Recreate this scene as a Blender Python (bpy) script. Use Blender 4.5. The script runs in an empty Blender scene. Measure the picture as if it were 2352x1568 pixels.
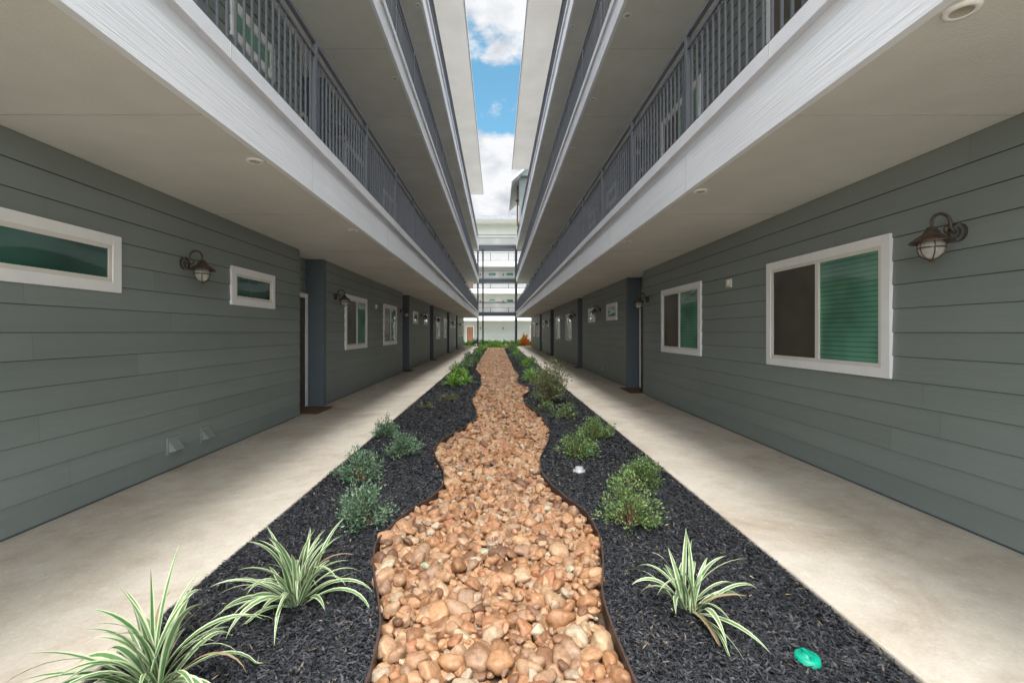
import bpy, math, random
import numpy as np
from mathutils import Vector, noise as mnoise
random.seed(7); rng=np.random.default_rng(7)
R=math.radians
scene=bpy.context.scene
scene.view_settings.view_transform='Standard'
scene.view_settings.look='None'
scene.view_settings.exposure=0

# ------------------------------------------------------------ materials
def newmat(name):
    m=bpy.data.materials.new(name); m.use_nodes=True
    nt=m.node_tree; b=nt.nodes['Principled BSDF']
    return m,nt,b
def node(nt,t,**kw):
    n=nt.nodes.new(t)
    for k,v in kw.items():
        if k.startswith('i_'):
            n.inputs[k[2:].replace('_',' ')].default_value=v
        else: setattr(n,k,v)
    return n
def simple(name,col,rough=.6,var=.12,scale=3.0,bump=0.0,bscale=40.0,metal=0.0,stretch=(1,1,1),island=0.0,spec=0.5,var2=0.0,scale2=.5):
    m,nt,b=newmat(name); L=nt.links
    tc=node(nt,'ShaderNodeTexCoord'); mp=node(nt,'ShaderNodeMapping'); mp.inputs['Scale'].default_value=stretch
    L.new(tc.outputs['Object'],mp.inputs['Vector'])
    n1=node(nt,'ShaderNodeTexNoise'); n1.inputs['Scale'].default_value=scale; n1.inputs['Detail'].default_value=8; n1.inputs['Roughness'].default_value=.6
    L.new(mp.outputs[0],n1.inputs['Vector'])
    mr=node(nt,'ShaderNodeMapRange'); mr.inputs['From Min'].default_value=.3; mr.inputs['From Max'].default_value=.7
    mr.inputs['To Min'].default_value=1-var; mr.inputs['To Max'].default_value=1+var
    L.new(n1.outputs['Fac'],mr.inputs['Value'])
    val=mr.outputs[0]
    if var2>0:
        n2=node(nt,'ShaderNodeTexNoise'); n2.inputs['Scale'].default_value=scale2; n2.inputs['Detail'].default_value=4
        L.new(tc.outputs['Object'],n2.inputs['Vector'])
        m2=node(nt,'ShaderNodeMapRange'); m2.inputs['From Min'].default_value=.3; m2.inputs['From Max'].default_value=.7
        m2.inputs['To Min'].default_value=1-var2; m2.inputs['To Max'].default_value=1+var2
        L.new(n2.outputs['Fac'],m2.inputs['Value'])
        mm=node(nt,'ShaderNodeMath',operation='MULTIPLY'); L.new(val,mm.inputs[0]); L.new(m2.outputs[0],mm.inputs[1]); val=mm.outputs[0]
    if island>0:
        g=node(nt,'ShaderNodeNewGeometry')
        m3=node(nt,'ShaderNodeMapRange'); m3.inputs['To Min'].default_value=1-island; m3.inputs['To Max'].default_value=1+island
        L.new(g.outputs['Random Per Island'],m3.inputs['Value'])
        mm=node(nt,'ShaderNodeMath',operation='MULTIPLY'); L.new(val,mm.inputs[0]); L.new(m3.outputs[0],mm.inputs[1]); val=mm.outputs[0]
    vm=node(nt,'ShaderNodeVectorMath',operation='SCALE'); vm.inputs[0].default_value=col[:3]; L.new(val,vm.inputs['Scale'])
    L.new(vm.outputs[0],b.inputs['Base Color'])
    b.inputs['Roughness'].default_value=rough; b.inputs['Metallic'].default_value=metal
    b.inputs['Specular IOR Level'].default_value=spec
    if bump>0:
        n3=node(nt,'ShaderNodeTexNoise'); n3.inputs['Scale'].default_value=bscale; n3.inputs['Detail'].default_value=6
        L.new(mp.outputs[0],n3.inputs['Vector'])
        bp=node(nt,'ShaderNodeBump'); bp.inputs['Strength'].default_value=bump; bp.inputs['Distance'].default_value=.01
        L.new(n3.outputs['Fac'],bp.inputs['Height']); L.new(bp.outputs[0],b.inputs['Normal'])
    return m
M={}
M['siding']=simple('siding_green_grey',(.215,.248,.234),.5,.06,2.5,.2,30,stretch=(1,.06,1.5),island=.05,var2=.06,scale2=.6)
M['lapgap']=simple('siding_lap_painted_shadow',(.055,.065,.062),.8,.05,2.5)  # shade under each lap board, put in as a dark colour
M['slate']=simple('trim_slate',(.095,.12,.14),.5,.05,4,.1,30)
M['soffit']=simple('soffit_paint',(.67,.665,.63),.75,.04,3,.3,70,var2=.08,scale2=.6)
# white eave soffit; translucency added so it looks brighter from below
def eave():
    m,nt,b=newmat('eave_soffit_added_translucency'); L=nt.links
    out=[n for n in nt.nodes if n.type=='OUTPUT_MATERIAL'][0]
    tc=node(nt,'ShaderNodeTexCoord'); n=node(nt,'ShaderNodeTexNoise'); n.inputs['Scale'].default_value=.7; n.inputs['Detail'].default_value=5; L.new(tc.outputs['Object'],n.inputs['Vector'])
    cr=node(nt,'ShaderNodeValToRGB'); e=cr.color_ramp.elements; e[0].position=.3; e[0].color=(.80,.765,.71,1); e[1].position=.7; e[1].color=(.90,.875,.83,1)
    L.new(n.outputs['Fac'],cr.inputs[0])
    d=node(nt,'ShaderNodeBsdfDiffuse'); t=node(nt,'ShaderNodeBsdfTranslucent'); L.new(cr.outputs[0],d.inputs[0]); L.new(cr.outputs[0],t.inputs[0])
    mx=node(nt,'ShaderNodeMixShader'); mx.inputs[0].default_value=.085; L.new(d.outputs[0],mx.inputs[1]); L.new(t.outputs[0],mx.inputs[2]); L.new(mx.outputs[0],out.inputs[0])
    nt.nodes.remove(b); return m
M['roofsoffit']=eave()
M['white']=simple('white_trim_paint',(.86,.86,.86),.45,.03,8,.1,30)
M['vinyl']=simple('vinyl_sash',(.72,.70,.64),.4,.03,8)
M['fascia']=simple('white_fascia_woodgrain',(.82,.84,.885),.5,.05,6,.38,45,stretch=(1,.06,1.6),var2=.05)
M['flash']=simple('metal_flashing',(.76,.775,.82),.4,.04,4,metal=.0)
M['joint']=simple('joint_strip',(.46,.45,.43),.8)  # grey strips along soffit and fascia joints
M['dark']=simple('railing_paint',(.085,.09,.105),.4,.08,5)
M['steel']=simple('steel_paint_dark',(.06,.07,.085),.45,.1,5)
M['deck']=simple('deck_concrete',(.5,.48,.45),.8,.1,3)
M['door']=simple('door_paint',(.06,.05,.045),.4)
M['bronze']=simple('aged_bronze',(.10,.072,.055),.45,.4,40,metal=.5)
M['ventm']=simple('vent_paint',(.24,.275,.26),.5)
M['beige']=simple('beige_plastic',(.62,.59,.50),.5)
M['mat']=simple('coir_mat',(.16,.09,.045),.95,.4,30,.6,200)
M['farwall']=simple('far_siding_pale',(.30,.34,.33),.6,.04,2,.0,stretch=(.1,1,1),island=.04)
M['cream']=simple('cream_wall',(.60,.59,.56),.7,.04,1)
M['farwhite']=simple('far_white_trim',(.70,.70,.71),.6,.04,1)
M['roofm']=simple('metal_roof',(.25,.26,.28),.5)
M['wood']=simple('brown_wood',(.22,.11,.06),.6)
M['soil']=simple('bed_soil',(.08,.045,.025),.95,.4,20,.5,60)
M['lightlens']=simple('light_lens',(.45,.41,.33),.4)
M['edging']=simple('steel_edging_brown',(.06,.035,.028),.5,.3,12)
M['greenlid']=simple('green_plastic',(.0,.30,.19),.4,.1,30)
M['whitecap']=simple('white_plastic',(.36,.38,.37),.4)
M['grass']=simple('lawn_grass',(.07,.11,.03),.95,.3,6,.5,80)

def concrete():
    m,nt,b=newmat('sidewalk_concrete'); L=nt.links
    tc=node(nt,'ShaderNodeTexCoord')
    n1=node(nt,'ShaderNodeTexNoise'); n1.inputs['Scale'].default_value=1.1; n1.inputs['Detail'].default_value=10; n1.inputs['Roughness'].default_value=.68; n1.inputs['Distortion'].default_value=.6
    n2=node(nt,'ShaderNodeTexNoise'); n2.inputs['Scale'].default_value=60; n2.inputs['Detail'].default_value=4
    n4=node(nt,'ShaderNodeTexNoise'); n4.inputs['Scale'].default_value=4; n4.inputs['Detail'].default_value=9; n4.inputs['Roughness'].default_value=.78
    n5=node(nt,'ShaderNodeTexNoise'); n5.inputs['Scale'].default_value=9; n5.inputs['Detail'].default_value=10; n5.inputs['Roughness'].default_value=.8
    for n in(n1,n2,n4,n5): L.new(tc.outputs['Object'],n.inputs['Vector'])
    cr=node(nt,'ShaderNodeValToRGB'); e=cr.color_ramp.elements
    e[0].position=.32; e[0].color=(.44,.365,.28,1); e[1].position=.62; e[1].color=(.60,.545,.46,1)
    x=cr.color_ramp.elements.new(.47); x.color=(.54,.475,.39,1)
    L.new(n1.outputs['Fac'],cr.inputs[0])
    cr2=node(nt,'ShaderNodeValToRGB'); e=cr2.color_ramp.elements
    e[0].position=.36; e[0].color=(.76,.73,.69,1); e[1].position=.52; e[1].color=(1,1,1,1)
    L.new(n4.outputs['Fac'],cr2.inputs[0])
    mx=node(nt,'ShaderNodeMix',data_type='RGBA',blend_type='MULTIPLY'); mx.inputs[0].default_value=.6
    L.new(cr.outputs[0],mx.inputs[6]); L.new(cr2.outputs[0],mx.inputs[7])
    cr3=node(nt,'ShaderNodeValToRGB'); e=cr3.color_ramp.elements
    e[0].position=.54; e[0].color=(0,0,0,1); e[1].position=.66; e[1].color=(.5,.5,.5,1)
    L.new(n5.outputs['Fac'],cr3.inputs[0])
    mx2=node(nt,'ShaderNodeMix',data_type='RGBA'); mx2.inputs[7].default_value=(.68,.64,.57,1)
    L.new(cr3.outputs[0],mx2.inputs[0]); L.new(mx.outputs[2],mx2.inputs[6])
    mr=node(nt,'ShaderNodeMapRange'); mr.inputs['To Min'].default_value=.85; mr.inputs['To Max'].default_value=1.15
    L.new(n2.outputs['Fac'],mr.inputs['Value'])
    vm=node(nt,'ShaderNodeVectorMath',operation='SCALE'); L.new(mx2.outputs[2],vm.inputs[0]); L.new(mr.outputs[0],vm.inputs['Scale'])
    L.new(vm.outputs[0],b.inputs['Base Color']); b.inputs['Roughness'].default_value=.75
    bp=node(nt,'ShaderNodeBump'); bp.inputs['Strength'].default_value=.3; bp.inputs['Distance'].default_value=.004
    L.new(n2.outputs['Fac'],bp.inputs['Height']); L.new(bp.outputs[0],b.inputs['Normal'])
    return m
M['conc']=concrete()

def rampmat(name,stops,rough=.6,nscale=30,nvar=.25,bump=.3,spec=.4,trans=0):
    m,nt,b=newmat(name); L=nt.links
    g=node(nt,'ShaderNodeNewGeometry'); cr=node(nt,'ShaderNodeValToRGB')
    els=cr.color_ramp.elements
    els[0].position=stops[0][0]; els[0].color=(*stops[0][1],1); els[1].position=stops[-1][0]; els[1].color=(*stops[-1][1],1)
    for p,c in stops[1:-1]:
        x=els.new(p); x.color=(*c,1)
    L.new(g.outputs['Random Per Island'],cr.inputs[0])
    tc=node(nt,'ShaderNodeTexCoord'); n=node(nt,'ShaderNodeTexNoise'); n.inputs['Scale'].default_value=nscale; n.inputs['Detail'].default_value=6; n.inputs['Roughness'].default_value=.65
    L.new(tc.outputs['Object'],n.inputs['Vector'])
    mr=node(nt,'ShaderNodeMapRange'); mr.inputs['From Min'].default_value=.3; mr.inputs['From Max'].default_value=.7; mr.inputs['To Min'].default_value=1-nvar; mr.inputs['To Max'].default_value=1+nvar
    L.new(n.outputs['Fac'],mr.inputs['Value'])
    vm=node(nt,'ShaderNodeVectorMath',operation='SCALE'); L.new(cr.outputs[0],vm.inputs[0]); L.new(mr.outputs[0],vm.inputs['Scale'])
    L.new(vm.outputs[0],b.inputs['Base Color']); b.inputs['Roughness'].default_value=rough; b.inputs['Specular IOR Level'].default_value=spec
    if bump:
        bp=node(nt,'ShaderNodeBump'); bp.inputs['Strength'].default_value=bump; bp.inputs['Distance'].default_value=.003
        L.new(n.outputs['Fac'],bp.inputs['Height']); L.new(bp.outputs[0],b.inputs['Normal'])
    return m
M['rock']=rampmat('river_rock',[(0,(.13,.065,.036)),(.12,(.22,.11,.055)),(.26,(.31,.155,.073)),(.40,(.38,.21,.108)),(.52,(.25,.15,.09)),(.64,(.40,.25,.145)),(.75,(.31,.135,.065)),(.86,(.42,.255,.135)),(.94,(.33,.25,.175)),(.98,(.43,.34,.23)),(1,(.33,.33,.22))],.5,45,.34,.45)
M['mulch']=rampmat('black_mulch',[(0,(.010,.011,.013)),(.5,(.022,.0235,.028)),(.85,(.043,.045,.052)),(.96,(.085,.085,.09)),(1,(.15,.11,.075))],.65,60,.3,.2,spec=.4)
M['mulchbase']=simple('mulch_base',(.016,.017,.020),.9,.5,40,.9,90)
M['leaf']=rampmat('shrub_leaf',[(0,(.04,.09,.05)),(.5,(.10,.185,.105)),(.85,(.17,.28,.165)),(1,(.29,.36,.23))],.45,20,.15,0)
M['leaf2']=rampmat('shrub_leaf_yellow',[(0,(.05,.10,.03)),(.6,(.135,.23,.065)),(.9,(.22,.33,.12)),(1,(.36,.38,.19))],.5,20,.15,0)
M['leaf3']=rampmat('shrub_leaf_olive',[(0,(.07,.10,.035)),(.6,(.15,.19,.08)),(.9,(.25,.27,.13)),(1,(.30,.20,.12))],.5,20,.15,0)
M['bright']=rampmat('bright_green_leaf',[(0,(.09,.21,.02)),(.6,(.20,.42,.05)),(1,(.38,.56,.10))],.5,20,.15,0)
M['lilyg']=rampmat('lily_leaf_green',[(0,(.055,.13,.045)),(.6,(.11,.22,.08)),(1,(.17,.28,.12))],.45,20,.15,0)
M['lilyc']=rampmat('lily_leaf_cream',[(0,(.42,.48,.27)),(1,(.60,.62,.43))],.45,20,.1,0)
M['dry']=rampmat('dry_leaf',[(0,(.22,.14,.07)),(1,(.42,.32,.19))],.8,20,.1,0)
M['flower']=rampmat('orange_flower',[(0,(.75,.12,.02)),(.5,(.85,.30,.03)),(1,(.8,.55,.05))],.6,20,.1,0)

def glassmat(name,kind):
    m,nt,b=newmat(name); L=nt.links
    tc=node(nt,'ShaderNodeTexCoord'); sp=node(nt,'ShaderNodeSeparateXYZ'); L.new(tc.outputs['Object'],sp.inputs[0])
    if kind=='blind':
        w=node(nt,'ShaderNodeMath',operation='MULTIPLY'); w.inputs[1].default_value=1/.045; L.new(sp.outputs[2],w.inputs[0])
        f=node(nt,'ShaderNodeMath',operation='FRACT'); L.new(w.outputs[0],f.inputs[0])
        cr=node(nt,'ShaderNodeValToRGB'); e=cr.color_ramp.elements
        e[0].position=0; e[0].color=(.05,.14,.095,1); e[1].position=.35; e[1].color=(.12,.31,.215,1)
        L.new(f.outputs[0],cr.inputs[0])
        n=node(nt,'ShaderNodeTexNoise'); n.inputs['Scale'].default_value=1.6; L.new(tc.outputs['Object'],n.inputs['Vector'])
        mr=node(nt,'ShaderNodeMapRange'); mr.inputs['From Min'].default_value=.35; mr.inputs['From Max'].default_value=.65; mr.inputs['To Min'].default_value=.65; mr.inputs['To Max'].default_value=1.25
        L.new(n.outputs['Fac'],mr.inputs['Value'])
        vm=node(nt,'ShaderNodeVectorMath',operation='SCALE'); L.new(cr.outputs[0],vm.inputs[0]); L.new(mr.outputs[0],vm.inputs['Scale'])
        L.new(vm.outputs[0],b.inputs['Base Color'])
    else:
        n=node(nt,'ShaderNodeTexNoise'); n.inputs['Scale'].default_value=1.2; L.new(tc.outputs['Object'],n.inputs['Vector'])
        cr=node(nt,'ShaderNodeValToRGB'); e=cr.color_ramp.elements
        c=(.075,.068,.052) if kind=='screen' else (.02,.075,.06)
        e[0].position=.3; e[0].color=(c[0]*.7,c[1]*.7,c[2]*.7,1); e[1].position=.7; e[1].color=(c[0]*1.5,c[1]*1.5,c[2]*1.5,1)
        L.new(n.outputs['Fac'],cr.inputs[0]); L.new(cr.outputs[0],b.inputs['Base Color'])
    b.inputs['Roughness'].default_value=.25 if kind=='screen' else .03
    b.inputs['Specular IOR Level'].default_value=.5 if kind=='screen' else 1.0
    b.inputs['IOR'].default_value=1.55
    if kind!='screen':
        n3=node(nt,'ShaderNodeTexNoise'); n3.inputs['Scale'].default_value=1.5; n3.inputs['Detail'].default_value=1; L.new(tc.outputs['Object'],n3.inputs['Vector'])
        bp=node(nt,'ShaderNodeBump'); bp.inputs['Strength'].default_value=.5; bp.inputs['Distance'].default_value=.03
        L.new(n3.outputs['Fac'],bp.inputs['Height']); L.new(bp.outputs[0],b.inputs['Normal'])
    return m
M['blind']=glassmat('window_glass_green_blinds','blind')
M['screen']=glassmat('insect_screen','screen')
M['glassd']=glassmat('window_glass_dark','glass')
m,nt,b=newmat('lantern_glass'); b.inputs['Base Color'].default_value=(.50,.48,.43,1); b.inputs['Roughness'].default_value=.12; b.inputs['Transmission Weight'].default_value=.35; M['lglass']=m

# ------------------------------------------------------------ mesh builder
class MB:
    def __init__(s): s.v=[]; s.f=[]; s.m=[]; s.mats=[]; s.sm=[]
    def mi(s,k):
        if k not in s.mats: s.mats.append(k)
        return s.mats.index(k)
    def quad(s,a,b,c,d,k,sm=False):
        i=len(s.v); s.v+= [a,b,c,d]; s.f.append((i,i+1,i+2,i+3)); s.m.append(s.mi(k)); s.sm.append(sm)
    def box(s,x0,x1,y0,y1,z0,z1,k):
        x0,x1=min(x0,x1),max(x0,x1)
        i=len(s.v)
        s.v+=[(x0,y0,z0),(x1,y0,z0),(x1,y1,z0),(x0,y1,z0),(x0,y0,z1),(x1,y0,z1),(x1,y1,z1),(x0,y1,z1)]
        fs=[(0,3,2,1),(4,5,6,7),(0,1,5,4),(1,2,6,5),(2,3,7,6),(3,0,4,7)]
        for f in fs: s.f.append(tuple(i+j for j in f)); s.m.append(s.mi(k)); s.sm.append(False)
    def lathe(s,cx,cy,cz,prof,k,n=20):
        i=len(s.v)
        for r,z in prof:
            for j in range(n):
                a=2*math.pi*j/n; s.v.append((cx+r*math.cos(a),cy+r*math.sin(a),cz+z))
        for p in range(len(prof)-1):
            for j in range(n):
                a=i+p*n+j; b2=i+p*n+(j+1)%n; s.f.append((a,b2,b2+n,a+n)); s.m.append(s.mi(k)); s.sm.append(True)
    def tube(s,pts,r,k,n=8,taper=None):
        i=len(s.v); pts=[Vector(p) for p in pts]
        for q,p in enumerate(pts):
            t=(pts[min(q+1,len(pts)-1)]-pts[max(q-1,0)]).normalized()
            u=t.cross(Vector((0,0,1))); 
            if u.length<1e-3: u=t.cross(Vector((0,1,0)))
            u.normalize(); w=t.cross(u)
            rr=r if taper is None else r*(1-(1-taper)*q/(len(pts)-1))
            for j in range(n):
                a=2*math.pi*j/n; s.v.append(tuple(p+u*rr*math.cos(a)+w*rr*math.sin(a)))
        for q in range(len(pts)-1):
            for j in range(n):
                a=i+q*n+j; b2=i+q*n+(j+1)%n; s.f.append((a,b2,b2+n,a+n)); s.m.append(s.mi(k)); s.sm.append(True)
    def obj(s,name,parent=None):
        me=bpy.data.meshes.new(name); me.from_pydata(s.v,[],s.f)
        for k in s.mats: me.materials.append(M[k])
        me.polygons.foreach_set('material_index',s.m); me.polygons.foreach_set('use_smooth',s.sm); me.update()
        o=bpy.data.objects.new(name,me); scene.collection.objects.link(o)
        if parent: o.parent=parent
        return o
def empty(name):
    o=bpy.data.objects.new(name,None); scene.collection.objects.link(o); return o
def npmesh(name,V,F,mats,mi=None,smooth=True):
    V=np.asarray(V,dtype=np.float32); F=np.asarray(F,dtype=np.int32); n=F.shape[1]
    me=bpy.data.meshes.new(name); me.vertices.add(len(V)); me.vertices.foreach_set('co',V.ravel())
    me.loops.add(F.size); me.loops.foreach_set('vertex_index',F.ravel())
    me.polygons.add(len(F)); me.polygons.foreach_set('loop_start',np.arange(0,F.size,n,dtype=np.int32))
    for k in mats: me.materials.append(M[k])
    if mi is not None: me.polygons.foreach_set('material_index',np.asarray(mi,dtype=np.int32))
    me.polygons.foreach_set('use_smooth',np.full(len(F),smooth))
    me.update(calc_edges=True); me.validate()
    o=bpy.data.objects.new(name,me); scene.collection.objects.link(o); return o

# ------------------------------------------------------------ buildings
XW=3.31
FL=[0,3.34,6.68,10.02]; CE=[2.78,6.23,9.42,13.2]
YB=-1.2  # buildings cut short behind the camera to let fill light in
LSEG=[(YB,7.62,'h'),(8.65,15.9,'b'),(17.0,22.4,'h'),(23.5,30.1,'b'),(31.2,36.6,'h'),(37.7,45.,'b')]
RSEG=[(YB,10.3,'b'),(11.5,17.6,'h'),(18.5,26.5,'b'),(28.0,33.6,'h'),(34.8,44.,'b')]
LWIN=[('h',2.15,3.97),('h',5.63,6.72),('b',9.86,11.5),('b',13.2,14.9),('h',17.85,18.9),('h',20.5,21.6),('b',24.6,26.3),('b',28.0,29.7),('h',32,33),('h',34.6,35.6),('b',39,40.7),('b',42.3,44)]
RWIN=[('b',-1.0,0.8),('b',3.80,5.54),('b',7.34,9.10),('h',12.5,13.65),('h',15.3,16.4),('b',20.1,21.8),('b',23.8,25.5),('h',29,30.1),('h',31.8,32.9),('b',36,37.7),('b',39.8,41.5)]
def building(s,name,segs,wins,XF,XR,yend,yroof):
    root=empty(name)
    sd=MB(); tr=MB(); so=MB(); fa=MB(); wi=MB(); dr=MB(); de=MB()
    core=MB()
    core.box(s*3.72,s*9,YB+.01,yend,-.1,13.6,'siding'); core.obj('building_core',root)
    e=.197
    for fl in range(4):
        z0=FL[fl]; zc=CE[fl]
        def lap(y0,y1,x):
            k=0
            while z0+k*e<zc-.03:
                zb=z0+k*e+.02; zt=min(zb+e-.0035,zc)
                y=y0
                L=random.uniform(.6,3.66)
                while y<y1:
                    ye=min(y+L,y1)
                    if y1-ye<.5: ye=y1
                    g=0 if ye>=y1 else .002
                    i=len(sd.v)
                    sd.v+=[(s*(x-.0125),y,zb),(s*(x-.0125),ye-g,zb),(s*(x-.002),ye-g,zt),(s*(x-.002),y,zt)]
                    sd.f+=[(i,i+1,i+2,i+3)]; sd.m+=[sd.mi('siding')]; sd.sm+=[False]
                    y=ye; L=3.66
                i=len(sd.v); zz=zb-.0045
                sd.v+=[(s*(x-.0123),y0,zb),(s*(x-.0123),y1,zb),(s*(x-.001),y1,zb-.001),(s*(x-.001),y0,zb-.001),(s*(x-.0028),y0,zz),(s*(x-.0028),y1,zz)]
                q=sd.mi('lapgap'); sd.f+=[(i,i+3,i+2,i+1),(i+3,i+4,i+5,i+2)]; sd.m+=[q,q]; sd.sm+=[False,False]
                k+=1
            so.quad((s*(x+.003),y0,z0),(s*(x+.003),y1,z0),(s*(x+.003),y1,zc),(s*(x+.003),y0,zc),'slate')
        for (a,b_,t) in segs:
            lap(a,b_,XW)
        for i in range(len(segs)-1):
            a=segs[i][1]; b_=segs[i+1][0]
            lap(a,b_,3.64)
            sd.box(s*(XW+.001),s*3.66,a-.11,a-.001,z0,zc-.002,'siding')
            tr.box(s*(XW-.022),s*3.70,b_-.01,b_+.10,z0,zc-.003,'slate')
            ya,yb=a+.04,b_-.03
            x=3.58
            dr.box(s*x,s*(x+.045),ya,ya+.07,z0+.01,z0+2.12,'white'); dr.box(s*x,s*(x+.045),yb-.10,yb,z0+.01,z0+2.12,'white')
            dr.box(s*x,s*(x+.045),ya+.07,yb-.10,z0+2.04,z0+2.12,'white')
            dr.box(s*(x+.012),s*(x+.03),ya+.07,yb-.10,z0+.01,z0+2.04,'door')
            if fl==0: dr.box(s*3.06,s*3.56,a+.12,b_-.16,.003,.018,'mat')
        for (t,ya,yb) in wins:
            zt=z0+(2.225); zb=z0+(1.74 if t=='h' else 1.01)
            tw=.085; xo=XW-.035
            wi.box(s*xo,s*XW,ya,ya+tw,zb,zt,'white'); wi.box(s*xo,s*XW,yb-tw,yb,zb,zt,'white')
            wi.box(s*(xo+.001),s*XW,ya+tw,yb-tw,zt-tw,zt,'white'); wi.box(s*(xo+.001),s*XW,ya+tw,yb-tw,zb,zb+tw,'white')
            a0,b0,c0,d0=ya+tw,yb-tw,zb+tw,zt-tw
            fw=.035; x1=XW-.027
            wi.box(s*x1,s*XW,a0,a0+fw,c0,d0,'vinyl'); wi.box(s*x1,s*XW,b0-fw,b0,c0,d0,'vinyl')
            wi.box(s*x1,s*XW,a0+fw,b0-fw,d0-fw,d0,'vinyl'); wi.box(s*x1,s*XW,a0+fw,b0-fw,c0,c0+fw,'vinyl')
            a1,b1,c1,d1=a0+fw,b0-fw,c0+fw,d0-fw
            gx=XW-.016
            if t=='b':
                md=(a1+b1)/2
                wi.box(s*(x1-.004),s*XW,md-.025,md+.025,c1,d1,'vinyl')
                wi.quad((s*gx,a1,c1),(s*gx,md-.025,c1),(s*gx,md-.025,d1),(s*gx,a1,d1),'blind' if s>0 else 'screen')
                wi.quad((s*gx,md+.025,c1),(s*gx,b1,c1),(s*gx,b1,d1),(s*gx,md+.025,d1),'screen' if s>0 else 'blind')
            else:
                wi.quad((s*gx,a1,c1),(s*gx,b1,c1),(s*gx,b1,d1),(s*gx,a1,d1),'glassd' if fl==0 and s<0 else 'blind')
        if fl<3:
            zf=FL[fl+1]
            so.quad((s*XF,YB,zc),(s*3.75,YB,zc),(s*3.75,yend,zc),(s*XF,yend,zc),'soffit')
            yj=2.89-2.44*3
            while yj<yend:
                if yj>YB: so.box(s*(XF+.04),s*(XW-.01),yj-.004,yj+.004,zc-.003,zc+.002,'joint')
                yj+=2.44
            de.quad((s*(XF),YB,zf),(s*3.75,YB,zf),(s*3.75,yend,zf),(s*XF,yend,zf),'deck')
            zz=zc-.008
            top=zf-.01
            fa.box(s*(XF-.02),s*(XF+.03),YB,yend,zz,zz+.35,'fascia')
            fa.box(s*(XF+.012),s*(XF+.05),YB,yend,zz+.35,top-.10,'fascia')
            fa.box(s*(XF-.045),s*(XF+.04),YB,yend,top-.10,top+.012,'flash')
            yj=0
            while yj<yend:
                fa.box(s*(XF-.0475),s*(XF-.044),yj-.003,yj+.003,top-.099,top+.011,'joint')
                fa.box(s*(XF-.0225),s*(XF-.019),yj+1.4-.002,yj+1.4+.002,zz+.002,zz+.348,'joint'); yj+=3.05
            yl=(3.67 if s<0 else 1.95)
            while yl<yend:
                so.lathe(s*(XF+.12),yl,zc-.008,[(.0,.0),(.038,.0),(.04,-.003),(.043,.002)],'lightlens',24)
                so.lathe(s*(XF+.12),yl,zc-.008,[(.040,-.002),(.043,-.005),(.062,-.004),(.067,.009)],'white',24); yl+=2.5
    so.quad((s*XR,YB-.3,CE[3]),(s*3.715,YB-.3,CE[3]),(s*3.715,yroof,CE[3]),(s*XR,yroof,CE[3]),'roofsoffit')
    fa.box(s*(XR-.02),s*(XR+.02),YB-.3,yroof,CE[3]-.02,CE[3]+.12,'flash')
    fa.box(s*(XR+.02),s*9,yroof-.02,yroof+.02,CE[3]-.02,CE[3]+.12,'flash')
    fa.quad((s*3.715,YB-.3,CE[3]+.1),(s*9,YB-.3,CE[3]+.9),(s*9,yroof,CE[3]+.9),(s*3.715,yroof,CE[3]+.1),'roofm')
    sd.obj('lap_siding',root); tr.obj('corner_posts',root); so.obj('soffits',root); fa.obj('fascia_boards',root); wi.obj('windows',root); dr.obj('doors',root); de.obj('walkway_decks',root)
    ra=MB(); XP=XF+.055
    for fl in range(1,4):
        z=FL[fl]
        ra.box(s*(XP-.022),s*(XP+.022),YB,yend,z+1.03,z+1.07,'dark')
        ra.box(s*(XP-.014),s*(XP+.014),YB,yend,z+.90,z+.93,'dark')
        ra.box(s*(XP-.016),s*(XP+.016),YB,yend,z+.07,z+.10,'dark')
        y=(2.85 if s<0 else 2.75)-1.85*2
        while y<yend:
            ra.box(s*(XP-.024),s*(XP+.024),y-.024,y+.024,z,z+1.032,'dark')
            for k in range(1,17):
                yy=y+k*1.85/17
                if yy<yend: ra.box(s*(XP-.008),s*(XP+.008),yy-.008,yy+.008,z+.10,z+.90,'dark')
            y+=1.85
    ra.obj('balcony_railings',root)
    return root
bl=building(-1,'apartment_building',LSEG,LWIN,1.83,1.17,45.,39.)
br=building(1,'apartment_building',RSEG,RWIN,1.87,1.08,44.,33.)
g=MB()
g.box(1.9,6,35.5,43.9,13.6,14.6,'farwall')
g.quad((1.15,34.8,13.0),(1.15,44,13.0),(3.6,44,15.2),(3.6,34.8,15.2),'farwhite')
g.quad((1.15,34.8,13.12),(1.15,44,13.12),(3.6,44,15.32),(3.6,34.8,15.32),'roofm')
g.quad((1.15,34.8,12.98),(3.6,34.8,15.18),(3.6,34.8,15.34),(1.15,34.8,13.14),'white')
g.box(1.12,1.16,34.8,44,12.95,13.14,'white')
g.box(1.75,3.6,36,36.1,9.9,14.2,'farwall')
g.box(1.6,1.72,37,37.12,10.0,13.3,'wood'); g.box(1.5,1.9,37,37.12,12.0,12.15,'wood')
g.obj('end_gable_roof',br)

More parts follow.
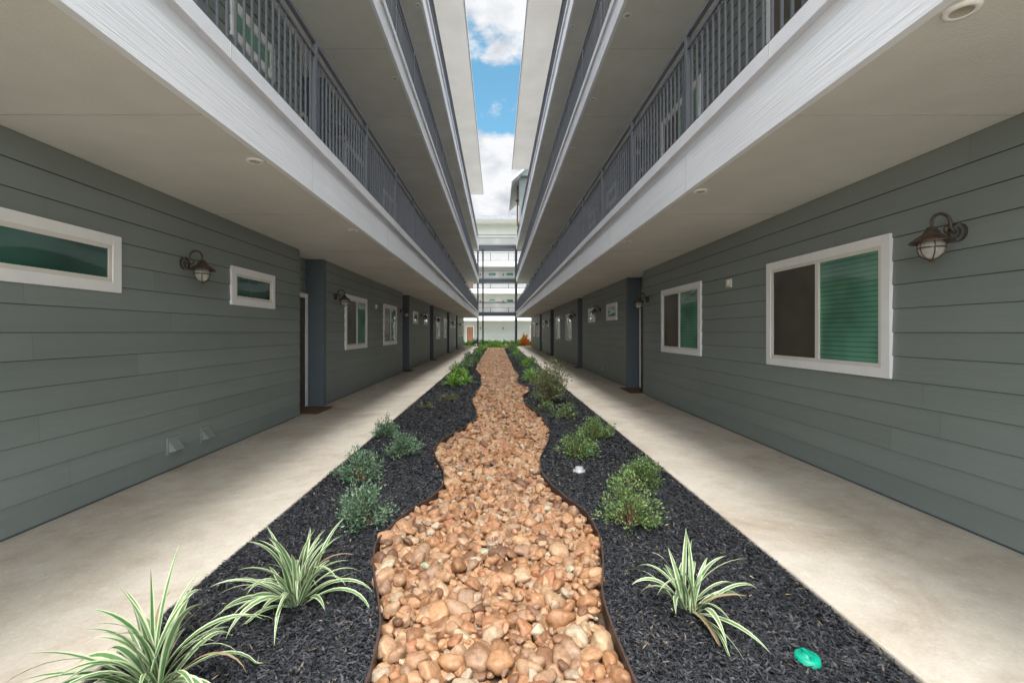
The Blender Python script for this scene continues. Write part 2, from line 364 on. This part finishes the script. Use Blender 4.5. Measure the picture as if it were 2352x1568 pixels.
# ------------------------------------------------------------ far building
fb=empty('apartment_building'); f=MB(); YF=57.
k=0
f.box(-26,26,YF+.05,YF+9,-.1,15.2,'cream')
while k*.2<2.7:
    zb=k*.2; f.quad((-26,YF-.015,zb),(26,YF-.015,zb),(26,YF,zb+.2),(-26,YF,zb+.2),'farwall'); f.quad((-26,YF-.015,zb),(26,YF-.015,zb),(26,YF,zb),(-26,YF,zb),'slate'); k+=1
f.box(-26,26,YF-2.6,YF-.02,14.9,15.15,'farwhite'); f.box(-26,26,YF-2.65,YF-2.6,14.85,15.35,'roofm')
for z in FL[1:]:
    f.box(-26,26,YF-1.6,YF,z-.55,z,'farwhite')
    for zz in (1.05,.08): f.box(-26,26,YF-1.55,YF-1.5,z+zz-.025,z+zz+.025,'dark')
    x=-14
    while x<14: 
        f.box(x-.01,x+.01,YF-1.535,YF-1.515,z+.1,z+1.03,'dark'); x+=.13
    for x in np.arange(-14,14,2.2): f.box(x-.03,x+.03,YF-1.56,YF-1.49,z,z+1.05,'dark')
for z in FL:
    for x in (-9.5,-3.4,4.6,10.5):
        f.box(x-.5,x+.5,YF-.05,YF-.016,z+.02,z+2.15,'farwhite'); f.box(x-.42,x+.42,YF-.07,YF-.04,z+.02,z+2.07,'wood')
    for x in (-6.8,-.6,1.6,7.4):
        f.box(x-.5,x+.5,YF-.05,YF-.016,z+1.7,z+2.2,'farwhite') if z>0 else None
        if z>0: f.box(x-.43,x+.43,YF-.06,YF-.04,z+1.77,z+2.13,'blind')
    for x in (-2.1,.75):
        f.box(x-.07,x+.07,YF-.25,YF-.016,z+1.95,z+2.0,'bronze'); f.box(x-.06,x+.06,YF-.28,YF-.15,z+1.75,z+1.97,'bronze')
f.obj('facade_and_walkways',fb)

# ------------------------------------------------------------ footbridge
b_=MB()
for z in FL[1:]:
    b_.box(-3.3,-0.0+3.3,45.3,47.0,z-.30,z-.02,'steel'); b_.box(-3.3,3.3,45.2,45.3,z-.34,z+.02,'steel')
    for yy in (45.32,46.9):
        b_.box(-1.9,1.9,yy-.02,yy+.02,z+1.03,z+1.08,'dark'); b_.box(-1.9,1.9,yy-.02,yy+.02,z+.08,z+.11,'dark')
        for x in np.arange(-1.85,1.9,.11): b_.box(x-.009,x+.009,yy-.009,yy+.009,z+.1,z+1.04,'dark')
for (x,y) in ((-1.9,45.1),(-1.45,46.8),(1.83,45.1),(2.0,46.8)): b_.box(x-.075,x+.075,y-.075,y+.075,-.1,10.0,'steel')
b_.obj('steel_footbridge')

# ------------------------------------------------------------ lanterns
def lantern_mesh():
    m=MB()
    m.tube([(0,0,0),(.012,0,0),(.022,0,0)],.058,'bronze',20)
    m.tube([(.02,0,0),(.034,0,0)],.035,'bronze',16)
    m.tube([(.034,0,0),(.036,0,0)],.012,'bronze',12)
    pts=[(.02,0,.0),(.035,0,.012),(.05,0,.03)]+[(.115-.06*math.cos(R(t)),0,.06+.06*math.sin(R(t))) for t in range(0,181,15)]+[(.175,0,.02)]
    m.tube(pts,.0095,'bronze',10)
    sc=[(.05,0,.03)]+[(.072+.022*math.cos(R(t)),0,.018+.022*math.sin(R(t))) for t in range(150,-120,-20)]
    m.tube(sc,.006,'bronze',8)
    cx=.175
    m.lathe(cx,0,0,[(.012,.035),(.026,.03),(.03,.012),(.04,.004),(.045,-.01),(.075,-.03),(.108,-.055),(.112,-.066),(.104,-.064),(.06,-.045),(.0,-.035)],'bronze',28)
    m.lathe(cx,0,0,[(.052,-.05),(.066,-.075),(.068,-.10),(.058,-.135),(.035,-.16),(.012,-.17),(.0,-.172)],'lglass',24)
    m.lathe(cx,0,0,[(.070,-.094),(.0745,-.098),(.070,-.104)],'bronze',24)
    for j in range(6):
        a=2*math.pi*j/6
        m.tube([(cx+r*math.cos(a),r*math.sin(a),z) for r,z in ((.058,-.05),(.071,-.075),(.0725,-.10),(.062,-.137),(.038,-.163),(.012,-.174))],.0032,'bronze',6)
    m.lathe(cx,0,0,[(.0,-.168),(.016,-.17),(.016,-.18),(.006,-.188),(.0,-.19)],'bronze',12)
    o=m.obj('wall_lantern'); return o
first=lantern_mesh(); lm=first.data; used=False
def lantern(s,y,z):
    global used
    o=first if not used else bpy.data.objects.new('wall_lantern',lm)
    if used: scene.collection.objects.link(o)
    used=True
    o.location=(s*(XW-.012),y,z); o.rotation_euler=(0,0,math.pi if s>0 else 0); o.scale=(1.12,1.12,1.12)
for y in (4.79,9.25,15.5,19.7,24.1,31.9,38.3): lantern(-1,y,2.12)
for y in (3.25,9.95,14.5,19.2,28.6,35.4): lantern(1,y,2.11)
for y in (4.79,9.25,15.5): lantern(-1,y,2.12+3.34)
for y in (3.25,9.95,14.5): lantern(1,y,2.11+3.34)
def notifier(s,y,z):
    m=MB(); x=XW-.01
    m.box(s*(x-.035),s*x,y-.055,y+.055,z-.06,z+.06,'beige'); m.box(s*(x-.05),s*(x-.035),y-.04,y+.01,z-.03,z+.04,'white'); m.box(s*(x-.042),s*(x-.035),y+.02,y+.045,z-.04,z+.04,'beige')
    m.obj('fire_alarm_horn')
notifier(1,6.44,2.09); notifier(-1,12.35,2.09); notifier(1,22.8,2.09)
def vent(s,y,z):
    m=MB(); x=XW-.008; w=.065
    i=len(m.v)
    a=[(s*x,y-w,z+.08),(s*x,y+w,z+.08),(s*(x-.085),y+w,z-.03),(s*(x-.085),y-w,z-.03),(s*x,y-w,z-.05),(s*x,y+w,z-.05)]
    m.v+=a
    for ff in ((0,1,2,3),(0,3,4),(1,5,2),(3,2,5,4)): m.f.append(ff); m.m.append(m.mi('ventm')); m.sm.append(False)
    m.box(s*(x-.012),s*(x+.004),y-w-.02,y+w+.02,z-.07,z+.10,'ventm')
    m.obj('dryer_vent')
vent(-1,4.63,.24); vent(-1,5.15,.24); vent(-1,19.0,.25);vent(-1,19.6,.25); vent(1,14.2,.25); vent(1,14.8,.25)

# ------------------------------------------------------------ ground
gm=MB(); gm.quad((-300,-300,-.16),(300,-300,-.16),(300,400,-.16),(-300,400,-.16),'grass'); gm.obj('ground')
XEL,XER=-1.67,1.72
sw=MB(); sw.box(XEL,-3.75,-6,44.5,-.15,0,'conc'); 
o=sw.obj('sidewalk'); bv=o.modifiers.new('b','BEVEL'); bv.width=.012; bv.segments=2
sw=MB(); sw.box(XER,3.75,-6,44.5,-.15,0,'conc'); 
o=sw.obj('sidewalk'); bv=o.modifiers.new('b','BEVEL'); bv.width=.012; bv.segments=2
sw=MB(); sw.box(-26,26,49,57,-.15,-.004,'conc'); sw.box(-26,-3.76,-16,-1.3,-.15,-.004,'conc'); sw.box(3.76,26,-16,-1.3,-.15,-.004,'conc'); sw.box(-3.75,3.75,-16,-6.01,-.15,-.004,'conc'); sw.obj('courtyard_and_bounce_paving')  # far court, plus unseen paving behind camera added to bounce light under soffits

Lp=[(-3,-.5),(0,-.55),(1.2,-.52),(1.82,-.51),(2.128,-.542),(2.327,-.604),(2.658,-.727),(2.976,-.80),(3.199,-.765),(3.54,-.68),(3.81,-.536),(4.127,-.483),(4.5,-.527),(4.947,-.663),(5.39,-.758),(5.93,-.667),(6.58,-.4625),(7.22,-.338),(8.0,-.36),(8.95,-.50),(10.16,-.505),(11.76,-.41),(14.6,-.52),(16.6,-.78),(19.4,-.85),(22.3,-.83),(26.2,-.86),(31.8,-.83),(37.35,-.8),(46,-.8)]
Rp=[(-3,.5),(0,.6),(1.2,.56),(1.89,.54),(2.159,.536),(2.402,.5515),(2.756,.646),(3.10,.697),(3.5,.689),(3.763,.582),(4.127,.483),(4.5,.4344),(4.947,.4636),(5.7,.641),(6.304,.7385),(7.05,.735),(7.78,.70),(8.686,.56),(9.83,.553),(10.67,.78),(11.4,.79),(12.4,.56),(14.65,.686),(17.2,.645),(22.3,.627),(26.2,.6),(31.8,.60),(37.3,.6),(46,.6)]
ys=np.arange(-3,44.01,.03)
def smooth(P):
    P=np.array(P); x=np.interp(ys,P[:,0],P[:,1]); kx=np.exp(-np.linspace(-2,2,13)**2); kx/=kx.sum()
    xp=np.pad(x,6,mode='edge'); return np.convolve(xp,kx,'valid')
LX=smooth(Lp); RX=smooth(Rp)
lx=lambda y:np.interp(y,ys,LX); rx=lambda y:np.interp(y,ys,RX)
YEND=40.
def hgt(x,y):
    return -.022+.012*np.sin(2.3*x+1.7*y)*np.sin(1.1*y-2.9*x)+.008*np.sin(7*x+3*y)
yy=np.arange(-3,YEND,.1)
m=MB()
for a,b2 in zip(yy[:-1],yy[1:]):
    m.quad((float(lx(a)),a,-.055),(float(rx(a)),a,-.055),(float(rx(b2)),b2,-.055),(float(lx(b2)),b2,-.055),'soil')
bedsoil=m.obj('gravel_base_soil')
def mulchbase(name,inner,outer):
    nx=10; V=[];F=[]
    for a in yy:
        xi=float(inner(a)); 
        for i in range(nx+1):
            x=xi+(outer-xi)*i/nx; V.append((x,a,float(hgt(x,a))))
    for j in range(len(yy)-1):
        for i in range(nx):
            p=j*(nx+1)+i; F.append((p,p+1,p+nx+2,p+nx+1))
    return npmesh(name,V,F,['mulchbase'])
mb1=mulchbase('mulch_bed',lx,XEL); mb2=mulchbase('mulch_bed',rx,XER)
def edging(fn,sgn):
    m=MB(); t=.005
    q=np.arange(-3,YEND,.04); pts=[(float(fn(a)),a) for a in q]
    V=[];F=[]
    for i,(x,y) in enumerate(pts):
        x2,y2=pts[min(i+1,len(pts)-1)]; x0,y0=pts[max(i-1,0)]
        d=Vector((x2-x0,y2-y0)).normalized(); nn=(-d.y,d.x)
        zt=.034+.004*math.sin(y*1.3)
        V+=[(x+nn[0]*t,y+nn[1]*t,-.08),(x+nn[0]*t,y+nn[1]*t,zt),(x-nn[0]*t,y-nn[1]*t,zt),(x-nn[0]*t,y-nn[1]*t,-.08)]
    for i in range(len(pts)-1):
        for j in range(3):
            p=i*4+j; F.append((p,p+1,p+5,p+4))
    npmesh('metal_landscape_edging',V,F,['edging'],smooth=False)
edging(lx,-1); edging(rx,1)

# river rocks
def ico(sub):
    import bmesh
    bm=bmesh.new(); bmesh.ops.create_icosphere(bm,subdivisions=sub,radius=1)
    bm.verts.ensure_lookup_table(); V=np.array([v.co[:] for v in bm.verts]); F=np.array([[v.index for v in f.verts] for f in bm.faces]); bm.free(); return V,F
def variants(sub,n):
    V0,F0=ico(sub); out=[]
    for k in range(n):
        V=V0.copy()
        off=rng.normal(size=3)*20
        d=np.array([mnoise.noise(Vector(v*0.9+off)) for v in V]); 
        d2=np.array([mnoise.noise(Vector(v*2.0+off)) for v in V])
        V=V*(1+.42*d+.12*d2)[:,None]
        for c in range(rng.integers(2,7)):
            nrm=rng.normal(size=3); nrm/=np.linalg.norm(nrm); lim=rng.uniform(.60,.85)
            p=V@nrm; ex=np.maximum(p-lim,0)*.8; V=V-ex[:,None]*nrm
        out.append(V)
    return out,F0
def rotmats(n,tilt):
    a=rng.uniform(0,2*np.pi,n); t=rng.normal(0,tilt,n); u=rng.normal(0,tilt,n)
    ca,sa,ct,st,cu,su=np.cos(a),np.sin(a),np.cos(t),np.sin(t),np.cos(u),np.sin(u)
    Z=np.zeros(n);O=np.ones(n)
    Rz=np.stack([ca,-sa,Z,sa,ca,Z,Z,Z,O],1).reshape(n,3,3)
    Rx_=np.stack([O,Z,Z,Z,ct,-st,Z,st,ct],1).reshape(n,3,3)
    Ry=np.stack([cu,Z,su,Z,O,Z,-su,Z,cu],1).reshape(n,3,3)
    return Rz@Rx_@Ry
def rocks(y0,y1,sp,sub,scale):
    pts=[]
    for layer,(zc,dens) in enumerate(((-.040,1.0),(-.008,.62))):
        gy=np.arange(y0,y1,sp*.87); 
        for r,yv in enumerate(gy):
            a,b2=float(lx(yv))+.035,float(rx(yv))-.035
            xs=np.arange(a+(r%2)*sp*.5,b2,sp)
            xs=xs+rng.uniform(-.35,.35,len(xs))*sp
            keep=rng.random(len(xs))<dens
            xs=np.clip(xs[keep],a,b2); y=yv+rng.uniform(-.35,.35,len(xs))*sp
            z=zc+rng.uniform(-.008,.012,len(xs))
            pts.append(np.stack([xs,y,z],1))
    P=np.concatenate(pts); n=len(P)
    vs,F0=variants(sub,16); VA=np.stack(vs)
    idx=rng.integers(0,len(vs),n); base=VA[idx]
    s=np.exp(rng.normal(0,.38,n))*.030*scale; s=np.clip(s,.013,.062*scale)
    sc=np.stack([s*rng.uniform(1.0,1.5,n),s*rng.uniform(.75,1.05,n),s*rng.uniform(.55,.85,n)],1)
    rm=rotmats(n,.4)
    V=np.einsum('nij,nvj->nvi',rm,base*sc[:,None,:])+P[:,None,:]
    nv=base.shape[1]
    F=(F0[None]+ (np.arange(n)*nv)[:,None,None]).reshape(-1,3)
    return V.reshape(-1,3),F
A=[rocks(1.0,6.5,.049,3,1.0),rocks(6.5,40,.064,2,1.15)]
V=np.concatenate([a[0] for a in A]); F=np.concatenate([A[0][1],A[1][1]+len(A[0][0])])
ro=npmesh('river_rock_bed',V,F,['rock']); bedsoil.parent=ro
def chips(n,y0,y1,side,size):
    y=rng.uniform(y0,y1,n)
    a=lx(y) if side<0 else rx(y); o=XEL+.015 if side<0 else XER-.015
    if side<0: x=o+(a-.01-o)*rng.random(n)
    else: x=a+.01+(o-a-.01)*rng.random(n)
    z=hgt(x,y)+rng.uniform(.0,.018,n)
    l=rng.uniform(.008,.028,n)*size; w=rng.uniform(.002,.0062,n)*size
    an=rng.uniform(0,2*np.pi,n); pi_=rng.normal(0,.34,n)
    d=np.stack([np.cos(an)*np.cos(pi_),np.sin(an)*np.cos(pi_),np.sin(pi_)],1)
    ro_=rng.normal(0,.5,n)
    sd=np.stack([-np.sin(an)*np.cos(ro_),np.cos(an)*np.cos(ro_),np.sin(ro_)],1)
    c=np.stack([x,y,z],1)
    V=np.stack([c-d*l[:,None],c+sd*w[:,None]-d*(l*.3)[:,None]+[0,0,.002],c+d*l[:,None],c-sd*w[:,None]+d*(l*.3)[:,None]+[0,0,.001]],1)
    F=np.arange(n*4).reshape(n,4)
    return V.reshape(-1,3),F
for side,par in ((-1,mb1),(1,mb2)):
    A=[chips(80000,1.2,4.5,side,1.1),chips(45000,4.5,9,side,1.3),chips(40000,9,40,side,2.0)]
    V=np.concatenate([a[0] for a in A]); off=0; Fs=[]
    for a in A: Fs.append(a[1]+off); off+=len(a[0])
    o=npmesh('mulch_chips',V,np.concatenate(Fs),['mulch'],smooth=False); o.parent=par
    v2,f2=chips(260,1.3,10,side,.8); v2[:,2]+=.012
    o=npmesh('dry_leaf_bits',v2,f2,['dry'],smooth=False); o.parent=par

# ------------------------------------------------------------ plants
def shrub(x,y,w,h,leaf='leaf',n=46,name='dwarf_shrub',lsz=.011,lpb=38,sparse=False):
    m=MB(); z0=float(hgt(x,y))
    r=w/2
    for b in range(n):
        az=random.uniform(0,2*math.pi); el=math.asin(random.uniform(.05,1))
        rad=random.uniform(.62,1.18)
        tip=Vector((x+r*rad*math.cos(el)*math.cos(az),y+r*rad*math.cos(el)*math.sin(az),z0+h*rad*(.12+.88*math.sin(el))))
        base=Vector((x+random.uniform(-.02,.02),y+random.uniform(-.02,.02),z0))
        mid=base.lerp(tip,.5)+Vector((0,0,h*.06))
        m.tube([base,mid,tip],.003,'wood',4,.3)
        for q in range(lpb):
            t=random.uniform(.35,1.02)**.7
            p=base.lerp(mid,t*2) if t<.5 else mid.lerp(tip,t*2-1)
            p=p+Vector((random.gauss(0,1),random.gauss(0,1),random.gauss(0,1)))*(.022*w/.45)
            d=(p-Vector((x,y,z0+h*.2))).normalized()+Vector((random.gauss(0,.6),random.gauss(0,.6),random.gauss(0,.6)+.3))
            d.normalize(); u=d.cross(Vector((random.gauss(0,1),random.gauss(0,1),random.gauss(0,1)))); u.normalize(); nn=d.cross(u)
            L=lsz*random.uniform(.8,1.6); W=L*.42
            i=len(m.v)
            m.v+=[tuple(p),tuple(p+d*L+u*W+nn*W*.3),tuple(p+d*L*2),tuple(p+d*L-u*W+nn*W*.3)]
            m.f.append((i,i+1,i+2,i+3)); m.m.append(m.mi(leaf)); m.sm.append(False)
    return m.obj(name)
def blades(x,y,nb,L,wd,mats,name,up=(.25,1.35),seed=None,droop=1.0):
    if seed is not None: random.seed(seed)
    m=MB(); z0=float(hgt(x,y))-.005
    for b in range(nb):
        az=random.uniform(0,2*math.pi); ln=L*random.uniform(.6,1.1); el=random.uniform(*up)
        p=Vector((x+random.gauss(0,.018),y+random.gauss(0,.018),z0)); seg=12
        cur=droop*random.uniform(.8,2.3)*(1.0 if el<1.25 else .6)
        w0=wd*random.uniform(.7,1.2)
        tw=random.uniform(-.8,.8); k2=mats[2] if (len(mats)>2 and random.random()<.05) else None
        rows=[]
        e2=el; azc=az; dz=random.uniform(-.6,.6)
        for q in range(seg+1):
            t=q/seg
            width=w0*(.55+.9*t if t<.35 else 1.0*(.865))*(1-max(0,(t-.55)/.45)**1.6)
            dirv=Vector((math.cos(azc)*math.cos(e2),math.sin(azc)*math.cos(e2),math.sin(e2)))
            sv=Vector((-math.sin(azc),math.cos(azc),0)); nv=dirv.cross(sv)
            s2=(sv*math.cos(tw*t)+nv*math.sin(tw*t))
            up_=s2.cross(dirv); 
            if up_.z<0: up_=-up_
            g=width*.22
            rows.append([p-s2*width+up_*g,p-s2*width*.55+up_*g*.4,p.copy(),p+s2*width*.55+up_*g*.4,p+s2*width+up_*g])
            p=p+dirv*(ln/seg)
            if p.z<z0+.02 and e2<0: p.z=z0+.02
            e2-=cur*(t**.8)/seg*2.0; azc+=dz/seg
            e2=max(e2,-1.1)
        i=len(m.v)
        for rw in rows: m.v+=[tuple(c) for c in rw]
        for q in range(seg):
            for c in range(4):
                a=i+q*5+c
                m.f.append((a,a+1,a+6,a+5)); k=mats[1] if c in (0,3) else mats[0]
                m.m.append(m.mi(k2 or k)); m.sm.append(True)
    return m.obj(name)
LM=['lilyg','lilyc','dry']
blades(-1.05,2.38,58,.47,.0135,LM,'variegated_flax_lily',(.45,1.5),3)
blades(.97,2.30,36,.42,.0125,LM,'variegated_flax_lily',(.45,1.5),5)
blades(-1.36,1.80,56,.52,.0155,LM,'variegated_flax_lily',(.5,1.5),9)
random.seed(11)
for (x,y,w,h) in ((-1.5,6.17,.34,.24),(-1.06,5.2,.42,.26),(-1.33,4.37,.43,.30),(-.99,3.34,.42,.30)):
    shrub(x,y,w,h,'leaf',56,lpb=38)
for (x,y,w,h,k) in ((1.31,6.1,.48,.28,'leaf2'),(.90,5.2,.46,.27,'leaf2'),(1.35,4.24,.40,.27,'leaf2'),(.98,3.32,.46,.36,'leaf2')):
    shrub(x,y,w,h,k,56,lpb=38)
shrub(1.05,9.2,.80,.88,'leaf3',90,'tall_shrub',.018,45)
shrub(1.12,7.6,.55,.25,'leaf2',22,'creeping_plant',.018,14)
shrub(.85,8.3,.35,.2,'leaf2',14,'creeping_plant',.016,14)
shrub(-1.0,9.4,.5,.14,'leaf3',22,'creeping_plant',.015,12)
shrub(-1.35,8.6,.4,.12,'leaf3',18,'creeping_plant',.015,10)
BM=['bright','bright']
for (x,y,n,L) in ((-1.15,11.9,170,.46),(-.85,12.6,90,.36),(.98,13.2,170,.48),(1.25,12.2,90,.35),(-1.3,18.5,120,.4),(1.2,19,120,.4),(-1.2,27,120,.5),(1.1,26,120,.5)):
    blades(x,y,n,L,.008,BM,'grass_clump',(.3,1.5),droop=.8)
for i,yv in enumerate(np.arange(14.5,40,1.7)):
    for sx in (-1,1):
        x=sx*random.uniform(1.0,1.45); k=random.choice(['leaf','leaf2','leaf','bright'])
        shrub(x,yv+random.uniform(-.5,.5),random.uniform(.45,.65),random.uniform(.28,.42),k,34,'dwarf_shrub',.022,22)
for x in np.arange(-4.5,5,.75):
    yv=47.8+random.uniform(-.4,.4)
    shrub(x,yv,1.0,random.uniform(.45,.7),'bright' if random.random()<.6 else 'leaf2',50,'hedge_shrub',.04,26)
shrub(2.75,44.9,.9,1.25,'flower',70,'orange_canna_flowers',.05,30)
shrub(2.1,45.0,.8,.6,'bright',40,'hedge_shrub',.04,22)
shrub(-.2,41.5,2.2,.42,'bright',70,'hedge_shrub',.04,30)

# irrigation caps
m=MB(); m.lathe(.83,4.6,.0,[(.0,.04),(.035,.04),(.04,.033),(.042,.012),(.06,.01),(.064,-.03)],'whitecap',24); m.obj('cleanout_cap')
m=MB(); m.lathe(1.33,1.95,-.012,[(.0,.036),(.018,.036),(.02,.030),(.040,.030),(.047,.027),(.051,.0),(.054,-.02)],'greenlid',28)
m.box(1.323,1.337,1.917,1.983,.018,.027,'greenlid'); m.obj('irrigation_valve_lid')
m=MB(); m.lathe(1.10,5.42,-.005,[(.0,.03),(.045,.03),(.05,.0)],'greenlid',20); m.obj('irrigation_valve_lid')

# ------------------------------------------------------------ world
w=bpy.data.worlds.new('World'); scene.world=w; w.use_nodes=True; nt=w.node_tree; L=nt.links
bg=nt.nodes['Background']; out=nt.nodes['World Output']
SUN_EL=68
sky=node(nt,'ShaderNodeTexSky',sky_type='NISHITA'); sky.sun_disc=False; sky.sun_elevation=R(SUN_EL); sky.sun_rotation=R(180); sky.ozone_density=1.5
sv=node(nt,'ShaderNodeVectorMath',operation='MULTIPLY'); sv.inputs[1].default_value=(.17,.26,.235); L.new(sky.outputs[0],sv.inputs[0])
tc=node(nt,'ShaderNodeTexCoord'); sp=node(nt,'ShaderNodeSeparateXYZ'); L.new(tc.outputs['Generated'],sp.inputs[0])
n1=node(nt,'ShaderNodeTexNoise'); n1.inputs['Scale'].default_value=6.0; n1.inputs['Detail'].default_value=12; n1.inputs['Roughness'].default_value=.6
mp=node(nt,'ShaderNodeMapping'); mp.inputs['Scale'].default_value=(1,1,1.8); mp.inputs['Location'].default_value=(3.1,.4,.7)
L.new(tc.outputs['Generated'],mp.inputs[0]); L.new(mp.outputs[0],n1.inputs['Vector'])
cov=node(nt,'ShaderNodeValToRGB'); cov.color_ramp.interpolation='EASE'
els=cov.color_ramp.elements; els[0].position=0; els[0].color=(.72,)*3+(1,); els[1].position=1; els[1].color=(.75,)*3+(1,)
for p,v in ((.36,.70),(.42,.40),(.48,.40),(.52,.62),(.60,.68)):
    x=els.new(p); x.color=(v,v,v,1)
L.new(sp.outputs[2],cov.inputs[0])
ad=node(nt,'ShaderNodeMath',operation='ADD'); L.new(n1.outputs['Fac'],ad.inputs[0]); L.new(cov.outputs[0],ad.inputs[1])
mk=node(nt,'ShaderNodeMapRange'); mk.interpolation_type='SMOOTHSTEP'; mk.inputs['From Min'].default_value=.98; mk.inputs['From Max'].default_value=1.12
L.new(ad.outputs[0],mk.inputs['Value'])
n2=node(nt,'ShaderNodeTexNoise'); n2.inputs['Scale'].default_value=9; n2.inputs['Detail'].default_value=8
L.new(mp.outputs[0],n2.inputs['Vector'])
cc=node(nt,'ShaderNodeValToRGB'); e=cc.color_ramp.elements; e[0].position=.36; e[0].color=(.60,.64,.70,1); e[1].position=.56; e[1].color=(.97,.98,1.0,1)
L.new(n2.outputs['Fac'],cc.inputs[0])
# clouds boosted overhead and behind the camera (-Y), out of view, as added fill
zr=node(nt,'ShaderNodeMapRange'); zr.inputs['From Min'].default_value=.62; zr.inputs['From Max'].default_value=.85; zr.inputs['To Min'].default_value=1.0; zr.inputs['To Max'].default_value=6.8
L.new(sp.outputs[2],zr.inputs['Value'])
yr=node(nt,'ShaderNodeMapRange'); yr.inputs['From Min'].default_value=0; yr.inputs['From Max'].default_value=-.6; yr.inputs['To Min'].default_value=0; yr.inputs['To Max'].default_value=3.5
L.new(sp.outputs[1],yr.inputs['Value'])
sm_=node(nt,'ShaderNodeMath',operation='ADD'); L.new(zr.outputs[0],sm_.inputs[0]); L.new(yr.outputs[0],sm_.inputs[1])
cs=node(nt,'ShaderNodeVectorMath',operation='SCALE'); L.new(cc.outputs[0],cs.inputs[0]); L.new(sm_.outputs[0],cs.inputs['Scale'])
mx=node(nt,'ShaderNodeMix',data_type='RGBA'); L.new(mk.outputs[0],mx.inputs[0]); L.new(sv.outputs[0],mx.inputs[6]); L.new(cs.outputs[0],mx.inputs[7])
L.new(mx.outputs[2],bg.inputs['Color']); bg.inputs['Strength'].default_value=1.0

sl=bpy.data.lights.new('sun','SUN'); sl.energy=4.7; sl.angle=R(28); sl.color=(1,.97,.93)
so_=bpy.data.objects.new('sun',sl); scene.collection.objects.link(so_); so_.rotation_euler=(R(90-SUN_EL),0,0)

# ------------------------------------------------------------ camera
cd=bpy.data.cameras.new('camera'); cd.lens=16; cd.sensor_width=36; cd.clip_end=2000; cd.clip_start=.05
cd.shift_x=35/2400; cd.shift_y=-22/2400
co=bpy.data.objects.new('camera',cd); scene.collection.objects.link(co); co.location=(0,0,1.4); co.rotation_euler=(R(90),0,0)
scene.camera=co
